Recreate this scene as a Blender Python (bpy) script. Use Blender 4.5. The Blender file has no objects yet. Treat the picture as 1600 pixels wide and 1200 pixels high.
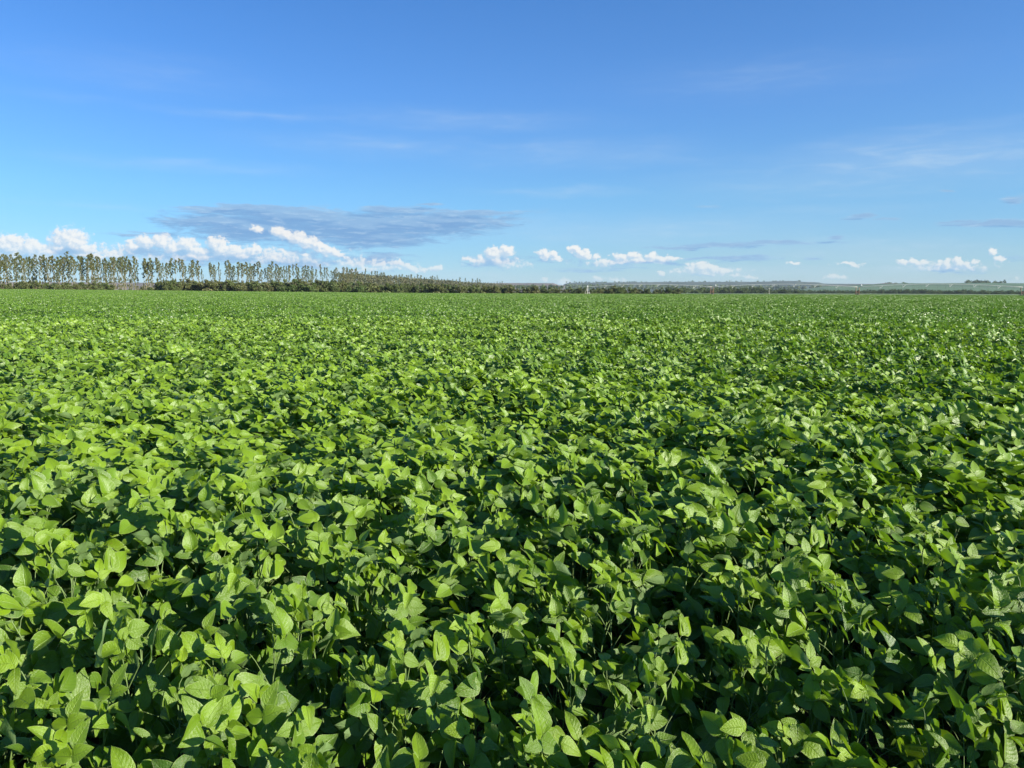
import bpy, math, random
import numpy as np
from mathutils import Vector, Matrix
random.seed(7)
R = math.radians
S = bpy.context.scene
COL = S.collection

# ------------------------------------------------------------------ camera
CAM_Z, PITCH, ROLL, FPX = 1.65, R(6.84), R(0.15), 1202.0
cam = bpy.data.objects.new('camera', bpy.data.cameras.new('camera'))
COL.objects.link(cam)
cam.data.sensor_width = 36.0
cam.data.lens = 36.0 * FPX / 1600.0
cam.data.clip_start = 0.05
cam.data.clip_end = 60000
CAM_M = Matrix.Translation((0, 0, CAM_Z)) @ Matrix.Rotation(math.pi/2 - PITCH, 4, 'X') @ Matrix.Rotation(ROLL, 4, 'Z')
cam.matrix_world = CAM_M
S.camera = cam
ROT = np.array(CAM_M.to_3x3())

def ray(px, py):
    d = ROT @ np.array([(px-800)/FPX, (600-py)/FPX, -1.0])
    return d/np.linalg.norm(d)
def at(px, py, dist):
    """real-world place at a given ground distance along the view line"""
    d = ray(px, py); k = dist/math.hypot(d[0], d[1])
    return Vector((d[0]*k, d[1]*k, CAM_Z + d[2]*k))

# ------------------------------------------------------------------ light
SUN_AZ, SUN_EL = 120.0, 21.0        # clockwise from the viewing direction
sun_dir = Vector((math.sin(R(SUN_AZ))*math.cos(R(SUN_EL)), math.cos(R(SUN_AZ))*math.cos(R(SUN_EL)), math.sin(R(SUN_EL))))
sl = bpy.data.lights.new('sun', 'SUN'); sl.energy = 5.0; sl.angle = R(0.5); sl.color = (1.0, 0.93, 0.80)
so = bpy.data.objects.new('sun', sl); COL.objects.link(so)
so.rotation_euler = sun_dir.to_track_quat('Z', 'Y').to_euler(); so.location = (30, -30, 60)
S.view_settings.view_transform = 'Standard'; S.view_settings.look = 'None'
S.view_settings.gamma = 1.0; S.view_settings.exposure = 0.95
S.render.engine = 'CYCLES'
S.cycles.max_bounces = 7; S.cycles.diffuse_bounces = 3; S.cycles.glossy_bounces = 2
S.cycles.transmission_bounces = 4; S.cycles.transparent_max_bounces = 8; S.cycles.volume_bounces = 0
S.cycles.use_denoising = True
S.cycles.use_adaptive_sampling = True; S.cycles.adaptive_threshold = 0.015
S.cycles.caustics_reflective = False; S.cycles.caustics_refractive = False
S.cycles.sample_clamp_indirect = 4.0

# ---- node helpers
class NT:
    def __init__(s, tree): s.t = tree
    def n(s, typ, **kw):
        nd = s.t.nodes.new(typ)
        for k, v in kw.items(): setattr(nd, k, v)
        return nd
    def put(s, sock, v):
        if isinstance(v, bpy.types.NodeSocket): s.t.links.new(v, sock)
        elif v is not None: sock.default_value = v
    def m(s, op, a, b=None, c=None, clamp=False):
        nd = s.n('ShaderNodeMath', operation=op, use_clamp=clamp)
        for i, v in enumerate((a, b, c)):
            if v is not None: s.put(nd.inputs[i], v)
        return nd.outputs[0]
    def v(s, op, a, b=None, scale=None):
        nd = s.n('ShaderNodeVectorMath', operation=op)
        s.put(nd.inputs[0], a)
        if b is not None: s.put(nd.inputs[1], b)
        if scale is not None: s.put(nd.inputs[3], scale)
        return nd.outputs['Value'] if op in ('LENGTH', 'DOT_PRODUCT') else nd.outputs[0]
    def mix(s, f, a, b, blend='MIX'):
        nd = s.n('ShaderNodeMix', data_type='RGBA', blend_type=blend)
        s.put(nd.inputs[0], f); s.put(nd.inputs[6], a); s.put(nd.inputs[7], b)
        return nd.outputs[2]
    def noise(s, vec, scale, detail=4, rough=.55, dist=0.0, col=False):
        nd = s.n('ShaderNodeTexNoise')
        s.put(nd.inputs['Vector'], vec); nd.inputs['Scale'].default_value = scale
        nd.inputs['Detail'].default_value = detail; nd.inputs['Roughness'].default_value = rough
        nd.inputs['Distortion'].default_value = dist
        return nd.outputs[1] if col else nd.outputs[0]
    def ss(s, x, lo, hi, a=0.0, b=1.0):
        nd = s.n('ShaderNodeMapRange', interpolation_type='SMOOTHSTEP')
        for i, v in enumerate((x, lo, hi, a, b)): s.put(nd.inputs[i], v)
        return nd.outputs[0]

def C4(r, g, b): return (r, g, b, 1.0)

# ------------------------------------------------------------------ sky (Nishita + clouds by direction)
def sky_pos(px, py, rx, ry):
    d = ray(px, py); az = math.atan2(d[0], d[1]); el = math.asin(d[2])
    return az*FPX, el*FPX, rx*math.cos(az)**2, ry*math.cos(az)
CUMULUS = [(30,402,110,15,.55),(190,398,100,13,.42),(330,396,80,10,.6),(450,402,100,16,.52),(560,412,70,9,.45),(1100,424,60,8,.4),(1480,416,70,8,.4),(780,412,45,9,.5),(950,410,60,7,.45),  # x, y, rx, ry in photo units, strength
    (10,384,42,19,1),(48,388,30,13,1),(75,394,26,10,.9),(0,398,90,10,.8),(110,378,31,19,1.1),(95,388,26,10,.9),(135,388,20,9,.9),(150,399,80,5,.8),
    (205,385,17,9,.9),(225,378,20,12,.95),(250,378,21,13,1),(270,388,22,11,.9),(292,384,20,12,1),(308,393,16,9,.95),(338,380,16,12,1),(346,390,20,11,1),
    (366,391,22,10,.95),(395,389,15,9,1),(380,399,26,7,.8),(428,405,14,8,1),(300,402,110,9,.62),
    (401,358,11,5,.9),(432,361,13,8,1),(448,366,15,9,1.05),(463,372,16,10,1.05),(480,379,17,10,1.05),(497,386,16,9,1),(514,393,16,8,1),(528,399,13,5,.9),(475,397,14,5,.8),
    (597,414,11,6,.75),(622,415,12,7,.8),(641,419,14,6,.8),(660,420,9,5,.65),(680,420,11,5,.8),(605,420,60,5,.55),(560,424,50,5,.5),
    (790,394,13,10,1),(772,396,16,11,1),(778,408,20,10,.95),(750,408,16,8,.75),(735,404,12,5,.55),
    (847,394,10,6,.9),(857,399,13,7,1),(869,405,9,5,.8),(897,390,10,7,1),(910,396,13,9,1.05),(931,400,9,5,.8),(945,408,10,6,.85),
    (972,401,15,7,.95),(987,400,16,6,.85),(970,409,14,5,.8),(1018,401,12,6,.95),(1036,404,14,5,.85),(1052,406,11,4,.75),(1000,407,50,4,.6),
    (1082,417,12,6,.75),(1098,418,14,10,1),(1113,421,15,9,1),(1130,424,14,6,.8),(1103,428,20,5,.7),(1034,425,8,3,.7),(1150,431,9,3,.6),(1172,434,10,5,.6),
    (1408,409,10,5,.8),(1425,408,12,5,.9),(1440,411,14,5,.7),(1470,413,7,7,.8),(1482,412,9,9,.95),(1499,408,8,7,.9),(1514,411,9,6,.8),(1523,406,7,4,.7),
    (1550,393,7,5,.8),(1560,402,9,5,.95),(1566,405,7,4,.8),(1300,434,12,5,.6),(1318,436,9,4,.6),(880,442,12,8,.7),(850,436,6,5,.6),(935,436,12,5,.55),(965,437,14,6,.55),
    (1240,411,14,3,.6),(1325,412,24,3,.6),(1590,436,8,4,.4)]
STRATUS = [
    (330,330,60,6,.7),(395,326,70,7,.9),(350,346,95,12,1),(400,358,110,22,1.05),(470,340,130,16,1.05),(560,356,150,24,1.1),(590,372,90,16,1),(640,352,140,17,1.05),(700,345,110,12,.95),
    (620,330,70,7,.95),(730,334,90,6,.75),(770,343,60,5,.55),(300,350,45,8,.8),(240,364,60,4,.55),(200,368,50,3,.4),(675,319,20,3,.8),
    (585,405,55,9,.6),(470,410,55,9,.75),(330,402,150,12,.5),(600,400,50,7,.5),(115,392,40,7,.75),(220,395,50,8,.55),
    (1060,388,50,3,.7),(1130,384,80,5,.85),(1210,380,70,4,.75),(1290,378,50,2,.4),(1150,404,60,4,.7),(1100,405,40,3,.5),(1182,400,20,3,.5),(1270,404,14,4,.5),
    (1304,369,17,4,1),(1345,337,22,5,.75),(1385,341,28,3,.65),(1330,343,16,3,.5),(1540,350,62,5,1),(1590,350,60,7,1),(1500,347,45,3,.7),(1590,311,26,8,.75),(1480,297,12,2,.6),(1100,323,30,3,.35),
    (820,331,40,3,.35),(770,407,40,10,.6),(860,404,30,6,.45),(1000,410,60,4,.6),(920,421,70,4,.35),(1600,398,60,4,.35),(1480,420,60,6,.3)]
CIRRUS = [(1300,280,330,40,.55),(900,240,260,30,.5),(200,110,260,40,.35),(1200,120,300,40,.35),(1000,360,400,30,.6),(1350,390,300,30,.7),(720,190,260,22,.5),(600,228,240,24,.5),(300,260,240,12,.5),(420,180,260,8,.4),(1450,250,330,50,.8),(1500,200,200,14,.5),(880,300,160,8,.6),(1250,330,260,14,.45),(1050,250,260,14,.35),(150,318,160,6,.4),(100,150,200,14,.25),(1420,420,120,16,.7),(1200,425,200,12,.7),(700,430,200,10,.6)]

def cloud_group(name, blobs, warp1, warp2, squash):
    g = bpy.data.node_groups.new(name, 'ShaderNodeTree')
    g.interface.new_socket('Vector', in_out='INPUT', socket_type='NodeSocketVector')
    g.interface.new_socket('Field', in_out='OUTPUT', socket_type='NodeSocketFloat')
    q = NT(g); gi = q.n('NodeGroupInput'); go = q.n('NodeGroupOutput')
    p = gi.outputs[0]
    st = q.v('MULTIPLY', p, (1.0, squash, 1.0))
    w1 = q.v('SUBTRACT', q.noise(st, 1/warp1[0], 2, .5, col=True), (.5, .5, .5))
    w2 = q.v('SUBTRACT', q.noise(st, 1/warp2[0], 3, .6, col=True), (.5, .5, .5))
    pw = q.v('ADD', p, q.v('MULTIPLY', w1, (warp1[1], warp1[1]/squash, 0)))
    pw = q.v('ADD', pw, q.v('MULTIPLY', w2, (warp2[1], warp2[1]/squash, 0)))
    pw = q.v('MULTIPLY', pw, (1, 1, 0))
    acc = None
    for (x, y, rx, ry, s) in blobs:
        X, Y, RX, RY = sky_pos(x, y, rx, ry)
        L = q.v('LENGTH', q.v('MULTIPLY', q.v('SUBTRACT', pw, (X, Y, 0)), (1/(RX*1.25), 1/(RY*1.25), 0)))
        f = q.m('MULTIPLY_ADD', L, -s, s)
        acc = f if acc is None else q.m('MAXIMUM', acc, f)
    g.links.new(acc, go.inputs[0])
    return g

W = bpy.data.worlds.new('World'); S.world = W; W.use_nodes = True
q = NT(W.node_tree); bg = W.node_tree.nodes['Background']
sky = q.n('ShaderNodeTexSky', sky_type='NISHITA', sun_disc=False, sun_elevation=R(SUN_EL), sun_rotation=R(SUN_AZ))
sky.altitude = 900; sky.air_density = 1.0; sky.dust_density = 0.35; sky.ozone_density = 2.2
gm = q.n('ShaderNodeGamma'); q.put(gm.inputs[0], sky.outputs[0]); gm.inputs[1].default_value = 1.0
tc = q.n('ShaderNodeTexCoord'); D = q.v('NORMALIZE', tc.outputs['Generated'])
sp = q.n('ShaderNodeSeparateXYZ'); q.put(sp.inputs[0], D)
azn = q.m('MULTIPLY', q.m('ARCTAN2', sp.outputs[0], sp.outputs[1]), FPX)
eln = q.m('MULTIPLY', q.m('ARCSINE', sp.outputs[2]), FPX)
cb = q.n('ShaderNodeCombineXYZ'); q.put(cb.inputs[0], azn); q.put(cb.inputs[1], eln)
P = cb.outputs[0]
def use(g, vec):
    nd = q.n('ShaderNodeGroup'); nd.node_tree = g; q.put(nd.inputs[0], vec); return nd.outputs[0]
gC = cloud_group('cumulus_field', CUMULUS, (26, 14), (8, 9), 1.0)
gS = cloud_group('stratus_field', STRATUS, (60, 50), (18, 14), 3.5)
gI = cloud_group('cirrus_field', CIRRUS, (120, 90), (40, 30), 4.0)
# sky tint: a little deeper blue high up, as the phone saw it
h = q.m('DIVIDE', eln, 480.0, clamp=True)
tint = q.n('ShaderNodeValToRGB'); q.put(tint.inputs[0], h)
TINT = [(0.0, (.66, .90, 1.40)), (0.12, (.65, .91, 1.28)), (0.3, (.68, 1.03, 1.36)), (.6, (.68, 1.08, 1.58)), (1.0, (.60, 1.09, 1.66))]
tint.color_ramp.elements[0].position = 0; tint.color_ramp.elements[0].color = C4(*TINT[0][1])
tint.color_ramp.elements[1].position = 1; tint.color_ramp.elements[1].color = C4(*TINT[-1][1])
for t, c in TINT[1:-1]:
    e = tint.color_ramp.elements.new(t); e.color = C4(*c)
base = q.v('MULTIPLY', gm.outputs[0], tint.outputs[0])
azt = q.ss(azn, -620.0, 620.0)
base = q.v('MULTIPLY', base, q.mix(azt, C4(.76, .85, .89), C4(1.06, 1.07, 1.05)))
K = 8.0   # sky radiance units of a sunlit cloud
clear = base
# thin veils
ci = use(gI, P)
nst = q.noise(q.v('MULTIPLY', P, (1/90, 1/14, 1)), 1.0, 5, .6, .4)
cmask = q.m('MULTIPLY', q.ss(ci, 0.0, .9), q.ss(nst, .42, .75))
cmask = q.m('ADD', q.m('MULTIPLY', cmask, .34), q.m('MULTIPLY', q.ss(ci, 0.0, .8), .19))
base = q.mix(cmask, base, C4(.62*K, .78*K, .93*K))
# flat grey-blue layer cloud
sf = use(gS, P)
n1 = q.noise(q.v('MULTIPLY', P, (1/42, 1/6.5, 1)), 1.0, 8, .70, .7)
n2 = q.noise(q.v('MULTIPLY', P, (1/34, 1/5, 1)), 1.0, 6, .68, .4)
sd = q.m('ADD', sf, q.m('MULTIPLY_ADD', n1, 1.45, -.74))
smask = q.m('MULTIPLY', q.ss(sd, -.02, .42), .86)
sup = use(gS, q.v('ADD', P, (14, 7, 0)))
edge = q.ss(q.m('SUBTRACT', sf, sup), -.02, .30)
scol = q.mix(q.ss(sd, .05, .75), C4(.27*K, .52*K, .82*K), C4(.20*K, .39*K, .70*K))
scol = q.mix(q.m('MULTIPLY', edge, .35), scol, C4(.50*K, .72*K, .93*K))
scol = q.mix(q.m('MULTIPLY', q.ss(n2, .50, .66), .42), scol, C4(.58*K, .76*K, .94*K))
base = q.mix(smask, base, scol)
# heaped clouds, their sun side and shaded underside put into the sky colour
cf = use(gC, P)
f1 = q.noise(P, 1/9., 7, .68, .3)
dens = q.m('ADD', cf, q.m('MULTIPLY_ADD', f1, 1.5, -.82))
OFF = (3.5, 3.2, 0)
cf2 = use(gC, q.v('ADD', P, OFF)); f2 = q.noise(q.v('ADD', P, OFF), 1/9., 7, .68, .3)
dens2 = q.m('ADD', cf2, q.m('MULTIPLY_ADD', f2, 1.5, -.82))
mask = q.m('MAXIMUM', q.ss(dens, -.05, .33), q.m('MULTIPLY', q.ss(cf, .0, .6), .5))
lit = q.ss(q.m('SUBTRACT', dens, dens2), -.30, .34)
big = q.ss(q.m('SUBTRACT', cf, use(gC, q.v('ADD', P, (6, 13, 0)))), -.42, .18)
lit = q.m('MULTIPLY', q.m('MULTIPLY_ADD', lit, .62, .38), big)
ccol = q.mix(lit, C4(.33*K, .57*K, .85*K), C4(1.03*K, 1.01*K, .97*K))
low = q.ss(eln, 0, 70)   # far clouds fade into the air near the horizon
base = q.mix(q.m('MULTIPLY', mask, q.m('MULTIPLY_ADD', low, .62, .27)), base, ccol)
q.put(bg.inputs[0], clear); bg.inputs[1].default_value = 0.061
bg2 = q.n('ShaderNodeBackground'); q.put(bg2.inputs[0], base); bg2.inputs[1].default_value = 0.061
zone = q.m('MULTIPLY', q.m('LESS_THAN', q.m('ABSOLUTE', azn), 900.0), q.m('MULTIPLY', q.m('LESS_THAN', eln, 480.0), q.m('GREATER_THAN', eln, -40.0)))
mxs = q.n('ShaderNodeMixShader'); q.put(mxs.inputs[0], zone); q.put(mxs.inputs[1], bg.outputs[0]); q.put(mxs.inputs[2], bg2.outputs[0])
q.put(W.node_tree.nodes['World Output'].inputs[0], mxs.outputs[0])
W.cycles.sampling_method = 'MANUAL'; W.cycles.sample_map_resolution = 512

# ------------------------------------------------------------------ object helpers
def tag(o, label=None, cat=None, group=None, kind=None):
    for k, v in (('label', label), ('category', cat), ('group', group), ('kind', kind)):
        if v: o[k] = v
    return o
def link(o, parent=None):
    COL.objects.link(o)
    if parent: o.parent = parent
    return o
def empty(name, loc, rz=0.0, sc=1.0):
    o = bpy.data.objects.new(name, None); COL.objects.link(o)
    o.location = loc; o.rotation_euler = (0, 0, rz); o.scale = (sc,)*3; o.empty_display_size = .2
    return o
def mesh_np(name, V, F, mat=None, tint=None, uv=None, smooth=True, nloop=4):
    """V (n,3) verts; F (m,nloop) faces; tint (n,3) per-vertex; uv (n,2) per-vertex"""
    V = np.asarray(V, np.float32); F = np.asarray(F, np.int32)
    me = bpy.data.meshes.new(name)
    me.vertices.add(len(V)); me.vertices.foreach_set('co', V.ravel())
    k = F.shape[1]
    me.loops.add(F.size); me.loops.foreach_set('vertex_index', F.ravel())
    me.polygons.add(len(F)); me.polygons.foreach_set('loop_start', np.arange(len(F), dtype=np.int32)*k)
    me.polygons.foreach_set('loop_total', np.full(len(F), k, np.int32))
    me.update(calc_edges=True)
    me.polygons.foreach_set('use_smooth', np.full(len(F), smooth))
    if tint is not None:
        a = me.attributes.new('tint', 'FLOAT_VECTOR', 'POINT'); a.data.foreach_set('vector', np.asarray(tint, np.float32).ravel())
    if uv is not None:
        u = np.asarray(uv, np.float32)
        a = me.attributes.new('leaf_uv', 'FLOAT_VECTOR', 'POINT')
        a.data.foreach_set('vector', np.concatenate([u, np.zeros((len(u), 1), np.float32)], 1).ravel())
    if mat: me.materials.append(mat)
    return me
class MB:
    """collects tubes and boxes into one mesh"""
    def __init__(s): s.V = []; s.F = []
    def tube(s, pts, rad, seg=6, cap=True):
        pts = [Vector(p) for p in pts]
        if not hasattr(rad, '__len__'): rad = [rad]*len(pts)
        rings = []
        for i, p in enumerate(pts):
            t = (pts[min(i+1, len(pts)-1)] - pts[max(i-1, 0)])
            t = t.normalized() if t.length > 1e-9 else Vector((0, 0, 1))
            a = t.orthogonal().normalized() if i == 0 else (a - t*a.dot(t)).normalized()
            b = t.cross(a); st = len(s.V); rings.append(st)
            for k in range(seg):
                an = 2*math.pi*k/seg; v = p + (a*math.cos(an) + b*math.sin(an))*rad[i]; s.V.append(v[:])
        for i in range(len(rings)-1):
            for k in range(seg):
                k2 = (k+1) % seg
                s.F.append((rings[i]+k, rings[i]+k2, rings[i+1]+k2, rings[i+1]+k))
        if cap:
            s.F.append(tuple(rings[-1]+k for k in range(seg))); s.F.append(tuple(rings[0]+seg-1-k for k in range(seg)))
    def box(s, c, size, ax=None):
        c = Vector(c); X, Y, Z = ax if ax else (Vector((1, 0, 0)), Vector((0, 1, 0)), Vector((0, 0, 1)))
        st = len(s.V)
        for i in range(8):
            v = c + X*size[0]*(.5 if i & 1 else -.5) + Y*size[1]*(.5 if i & 2 else -.5) + Z*size[2]*(.5 if i & 4 else -.5)
            s.V.append(v[:])
        for f in ((0,2,3,1),(4,5,7,6),(0,1,5,4),(2,6,7,3),(0,4,6,2),(1,3,7,5)): s.F.append(tuple(st+k for k in f))
    def build(s, name, mat, parent=None, smooth=False):
        me = bpy.data.meshes.new(name); me.from_pydata(s.V, [], s.F); me.update()
        if smooth: me.polygons.foreach_set('use_smooth', [True]*len(me.polygons))
        me.materials.append(mat); o = bpy.data.objects.new(name, me); return link(o, parent)

# ------------------------------------------------------------------ terrain
def zg(x, y):
    x = np.asarray(x, float); y = np.asarray(y, float); r = np.hypot(x, y)
    t = np.clip((-x/np.maximum(y, 1.0) - .02)/.68, 0, 1) * (y > 0)
    s = t*t*(3-2*t)*.6 + t*.4
    k = np.clip(r/430, 0, 1)**1.6
    return 1.75*s*k - 0.12*np.clip(x/np.maximum(y, 1), 0, 1)*k
def zgf(x, y): return float(zg(x, y))

# ------------------------------------------------------------------ materials
def new_mat(name):
    m = bpy.data.materials.new(name); m.use_nodes = True
    for n in list(m.node_tree.nodes):
        if n.type != 'OUTPUT_MATERIAL': m.node_tree.nodes.remove(n)
    return m, NT(m.node_tree), m.node_tree.nodes['Material Output']
def simple(name, col, rough=.6, metal=0.0, nscale=3.0, var=.25, bump=0.0):
    m, q, out = new_mat(name); b = q.n('ShaderNodeBsdfPrincipled')
    tc = q.n('ShaderNodeTexCoord'); n = q.noise(tc.outputs['Object'], nscale, 5, .6)
    c = q.mix(q.ss(n, .3, .7), C4(*[v*(1-var) for v in col]), C4(*[min(1, v*(1+var)) for v in col]))
    q.put(b.inputs['Base Color'], c); b.inputs['Roughness'].default_value = rough; b.inputs['Metallic'].default_value = metal
    if bump:
        bp = q.n('ShaderNodeBump'); bp.inputs['Distance'].default_value = bump; q.put(bp.inputs['Height'], n); q.put(b.inputs['Normal'], bp.outputs[0])
    q.put(out.inputs[0], b.outputs[0]); return m

def leaf_mat(name, veins=True):
    m, q, out = new_mat(name)
    at_ = q.n('ShaderNodeAttribute', attribute_name='tint'); sp = q.n('ShaderNodeSeparateXYZ'); q.put(sp.inputs[0], at_.outputs['Vector'])
    rnd, young, wear = sp.outputs[0], sp.outputs[1], sp.outputs[2]
    top = q.mix(rnd, C4(.050, .118, .014), C4(.152, .270, .012))
    top = q.mix(young, top, C4(.280, .425, .008))
    back = q.mix(rnd, C4(.13, .21, .075), C4(.18, .28, .10))
    back = q.mix(young, back, C4(.22, .34, .09))
    b = q.n('ShaderNodeBsdfPrincipled'); geo = q.n('ShaderNodeNewGeometry')
    rough = .37
    if veins:
        uvn = q.n('ShaderNodeAttribute', attribute_name='leaf_uv'); s2 = q.n('ShaderNodeSeparateXYZ'); q.put(s2.inputs[0], uvn.outputs['Vector'])
        u, v = s2.outputs[0], s2.outputs[1]; av = q.m('ABSOLUTE', v)
        cmb = q.n('ShaderNodeCombineXYZ'); q.put(cmb.inputs[0], u); q.put(cmb.inputs[1], v); q.put(cmb.inputs[2], q.m('MULTIPLY', rnd, 37.0))
        wob = q.noise(cmb.outputs[0], 2.6, 3, .6)
        ph = q.m('ADD', q.m('SUBTRACT', u, q.m('MULTIPLY', q.m('POWER', av, 1.25), .20)), q.m('MULTIPLY', wob, .16))
        saw = q.m('FRACT', q.m('MULTIPLY', ph, 8.0)); tri = q.m('ABSOLUTE', q.m('SUBTRACT', saw, .5))   # 0.5 at vein
        lat = q.ss(tri, .40, .5); mid = q.ss(av, .075, .0)
        vein = q.m('MAXIMUM', q.m('MULTIPLY', lat, .22), mid)
        top = q.mix(q.m('MULTIPLY', vein, .38), top, C4(.25, .36, .10))
        fine = q.noise(cmb.outputs[0], 9.0, 4, .65)
        top = q.mix(q.m('MULTIPLY', q.ss(fine, .45, .75), .30), top, C4(.085, .17, .02))
        spot = q.m('MULTIPLY', q.ss(q.noise(cmb.outputs[0], 4.5, 4, .75), .63, .70), wear)
        rim = q.ss(av, .90, .98); top = q.mix(q.m('MULTIPLY', rim, .45), top, C4(.32, .42, .14))
        top = q.mix(spot, top, C4(.26, .20, .06)); back = q.mix(spot, back, C4(.30, .26, .08))
        hgt = q.m('SUBTRACT', q.m('MULTIPLY', q.m('COSINE', q.m('MULTIPLY', ph, 8*2*math.pi)), -.13), q.m('MULTIPLY', mid, .9))
        hgt = q.m('ADD', hgt, q.m('MULTIPLY', fine, 1.6))
        bp = q.n('ShaderNodeBump'); bp.inputs['Distance'].default_value = .0016; bp.inputs['Strength'].default_value = .8
        q.put(bp.inputs['Height'], hgt); q.put(b.inputs['Normal'], bp.outputs[0])
    col = q.mix(geo.outputs['Backfacing'], top, back)
    q.put(b.inputs['Base Color'], col)
    q.put(b.inputs['Roughness'], q.m('MULTIPLY_ADD', geo.outputs['Backfacing'], .2, rough))
    b.inputs['Specular IOR Level'].default_value = .60
    tr = q.n('ShaderNodeBsdfTranslucent')
    q.put(tr.inputs[0], q.mix(young, C4(.13, .28, .006), C4(.40, .60, .006)))
    mx = q.n('ShaderNodeMixShader'); mx.inputs[0].default_value = .30
    q.put(mx.inputs[1], b.outputs[0]); q.put(mx.inputs[2], tr.outputs[0]); q.put(out.inputs[0], mx.outputs[0])
    return m
M_LEAF = leaf_mat('soybean_leaf'); M_LEAF_FAR = leaf_mat('soybean_leaf_plain', veins=False)
M_STEM = simple('soybean_stem', (.13, .20, .055), .6, nscale=40)

def foliage_mat(name, c0, c1, c2, trans=.2):
    m, q, out = new_mat(name)
    at_ = q.n('ShaderNodeAttribute', attribute_name='tint'); sp = q.n('ShaderNodeSeparateXYZ'); q.put(sp.inputs[0], at_.outputs['Vector'])
    oi = q.n('ShaderNodeObjectInfo')
    c = q.mix(sp.outputs[0], C4(*c0), C4(*c1)); c = q.mix(q.m('MULTIPLY', sp.outputs[1], oi.outputs['Random']), c, C4(*c2))
    b = q.n('ShaderNodeBsdfPrincipled'); q.put(b.inputs['Base Color'], c); b.inputs['Roughness'].default_value = .6
    tr = q.n('ShaderNodeBsdfTranslucent'); q.put(tr.inputs[0], c)
    mx = q.n('ShaderNodeMixShader'); mx.inputs[0].default_value = trans
    q.put(mx.inputs[1], b.outputs[0]); q.put(mx.inputs[2], tr.outputs[0]); q.put(out.inputs[0], mx.outputs[0]); return m
M_EUC = foliage_mat('eucalyptus_leaves', (.070, .095, .022), (.15, .17, .042), (.19, .16, .05))
M_SHRUB = foliage_mat('shrub_leaves', (.05, .085, .018), (.13, .175, .04), (.16, .14, .05))
M_GREENTREE = foliage_mat('green_tree_leaves', (.04, .075, .015), (.10, .15, .03), (.12, .17, .03))
M_WOOD = foliage_mat('woodland_leaves', (.060, .080, .025), (.12, .135, .045), (.13, .11, .05))
M_BARK = simple('pale_bark', (.26, .22, .16), .8, nscale=.8)
M_DBARK = simple('dark_bark', (.13, .10, .07), .85, nscale=.8)

# ------------------------------------------------------------------ ground sheet
def ground():
    rs = [0, .5, 1, 2, 3, 5, 8, 12, 18, 26, 38, 55, 80, 115, 160, 210, 260, 310, 360, 400, 430, 460, 520, 620, 800, 1100, 1600, 2400, 3600, 5500, 8000]
    na = 180; V = []; F = []
    for r in rs:
        for k in range(na):
            a = 2*math.pi*k/na; x, y = r*math.sin(a), r*math.cos(a); V.append((x, y, zgf(x, y)))
    for i in range(len(rs)-1):
        for k in range(na):
            k2 = (k+1) % na
            F.append((i*na+k, i*na+k2, (i+1)*na+k2, (i+1)*na+k))
    m, q, out = new_mat('farm_soil'); b = q.n('ShaderNodeBsdfPrincipled'); geo = q.n('ShaderNodeNewGeometry')
    n = q.noise(geo.outputs['Position'], 6.0, 6, .6); n2 = q.noise(geo.outputs['Position'], .004, 4, .55); n3 = q.noise(geo.outputs['Position'], .05, 5, .6)
    soil = q.mix(n, C4(.06, .035, .02), C4(.16, .095, .055))
    grass = q.mix(q.ss(n3, .35, .65), C4(.09, .15, .04), C4(.15, .21, .06))
    grass = q.mix(q.m('MULTIPLY', q.ss(n2, .55, .68), .4), grass, C4(.17, .14, .08))
    r = q.v('LENGTH', geo.outputs['Position'])
    q.put(b.inputs['Base Color'], q.mix(q.ss(r, 400, 440), soil, grass)); b.inputs['Roughness'].default_value = .9
    q.put(out.inputs[0], b.outputs[0])
    me = mesh_np('ground', V, F, m); o = bpy.data.objects.new('ground', me); tag(link(o), kind='structure')
ground()

# ------------------------------------------------------------------ far hills
def hill_mat(name, cols, scale, seed=0.0, streak=1.0):
    m, q, out = new_mat(name); b = q.n('ShaderNodeBsdfPrincipled'); geo = q.n('ShaderNodeNewGeometry')
    p = q.v('ADD', q.v('MULTIPLY', geo.outputs['Position'], (1, streak, 6)), (seed, seed, 0))
    n = q.noise(p, scale, 5, .6, .3); n2 = q.noise(p, scale*9, 4, .7)
    c = q.mix(q.ss(n, .38, .62), C4(*cols[0]), C4(*cols[1])); c = q.mix(q.m('MULTIPLY', q.ss(n2, .48, .7), .8), c, C4(*cols[2]))
    q.put(b.inputs['Base Color'], c); b.inputs['Roughness'].default_value = .9; q.put(out.inputs[0], b.outputs[0]); return m
def hill(name, prof, dfront, dtop, depth, mat, foot=-.5, jag=0.0, seed=1):
    """ridge whose skyline runs through prof [(px, py)], a sloped front and a flat top going back"""
    rnd = random.Random(seed); xs = np.linspace(prof[0][0], prof[-1][0], max(40, int((prof[-1][0]-prof[0][0])/4)))
    ys = np.interp(xs, [p[0] for p in prof], [p[1] for p in prof])
    V = []; F = []; st = [(0, 0), (.3, .34), (.6, .62), (.85, .9), (1, 1)]
    for x, y in zip(xs, ys):
        T = at(x, y + rnd.uniform(-jag, jag), dtop); a = math.atan2(T.x, T.y)
        for s, hgt in st:
            d = dfront + (dtop-dfront)*s; V.append((math.sin(a)*d, math.cos(a)*d, foot + (T.z-foot)*hgt))
        d = dtop + depth; V.append((math.sin(a)*d, math.cos(a)*d, T.z - depth*.002))
        V.append((math.sin(a)*(d+200), math.cos(a)*(d+200), -2))
    k = len(st)+2
    for i in range(len(xs)-1):
        for j in range(k-1): F.append((i*k+j, (i+1)*k+j, (i+1)*k+j+1, i*k+j+1))
    o = bpy.data.objects.new(name, mesh_np(name, V, F, mat, smooth=True)); tag(link(o), kind='structure'); return o
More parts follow.
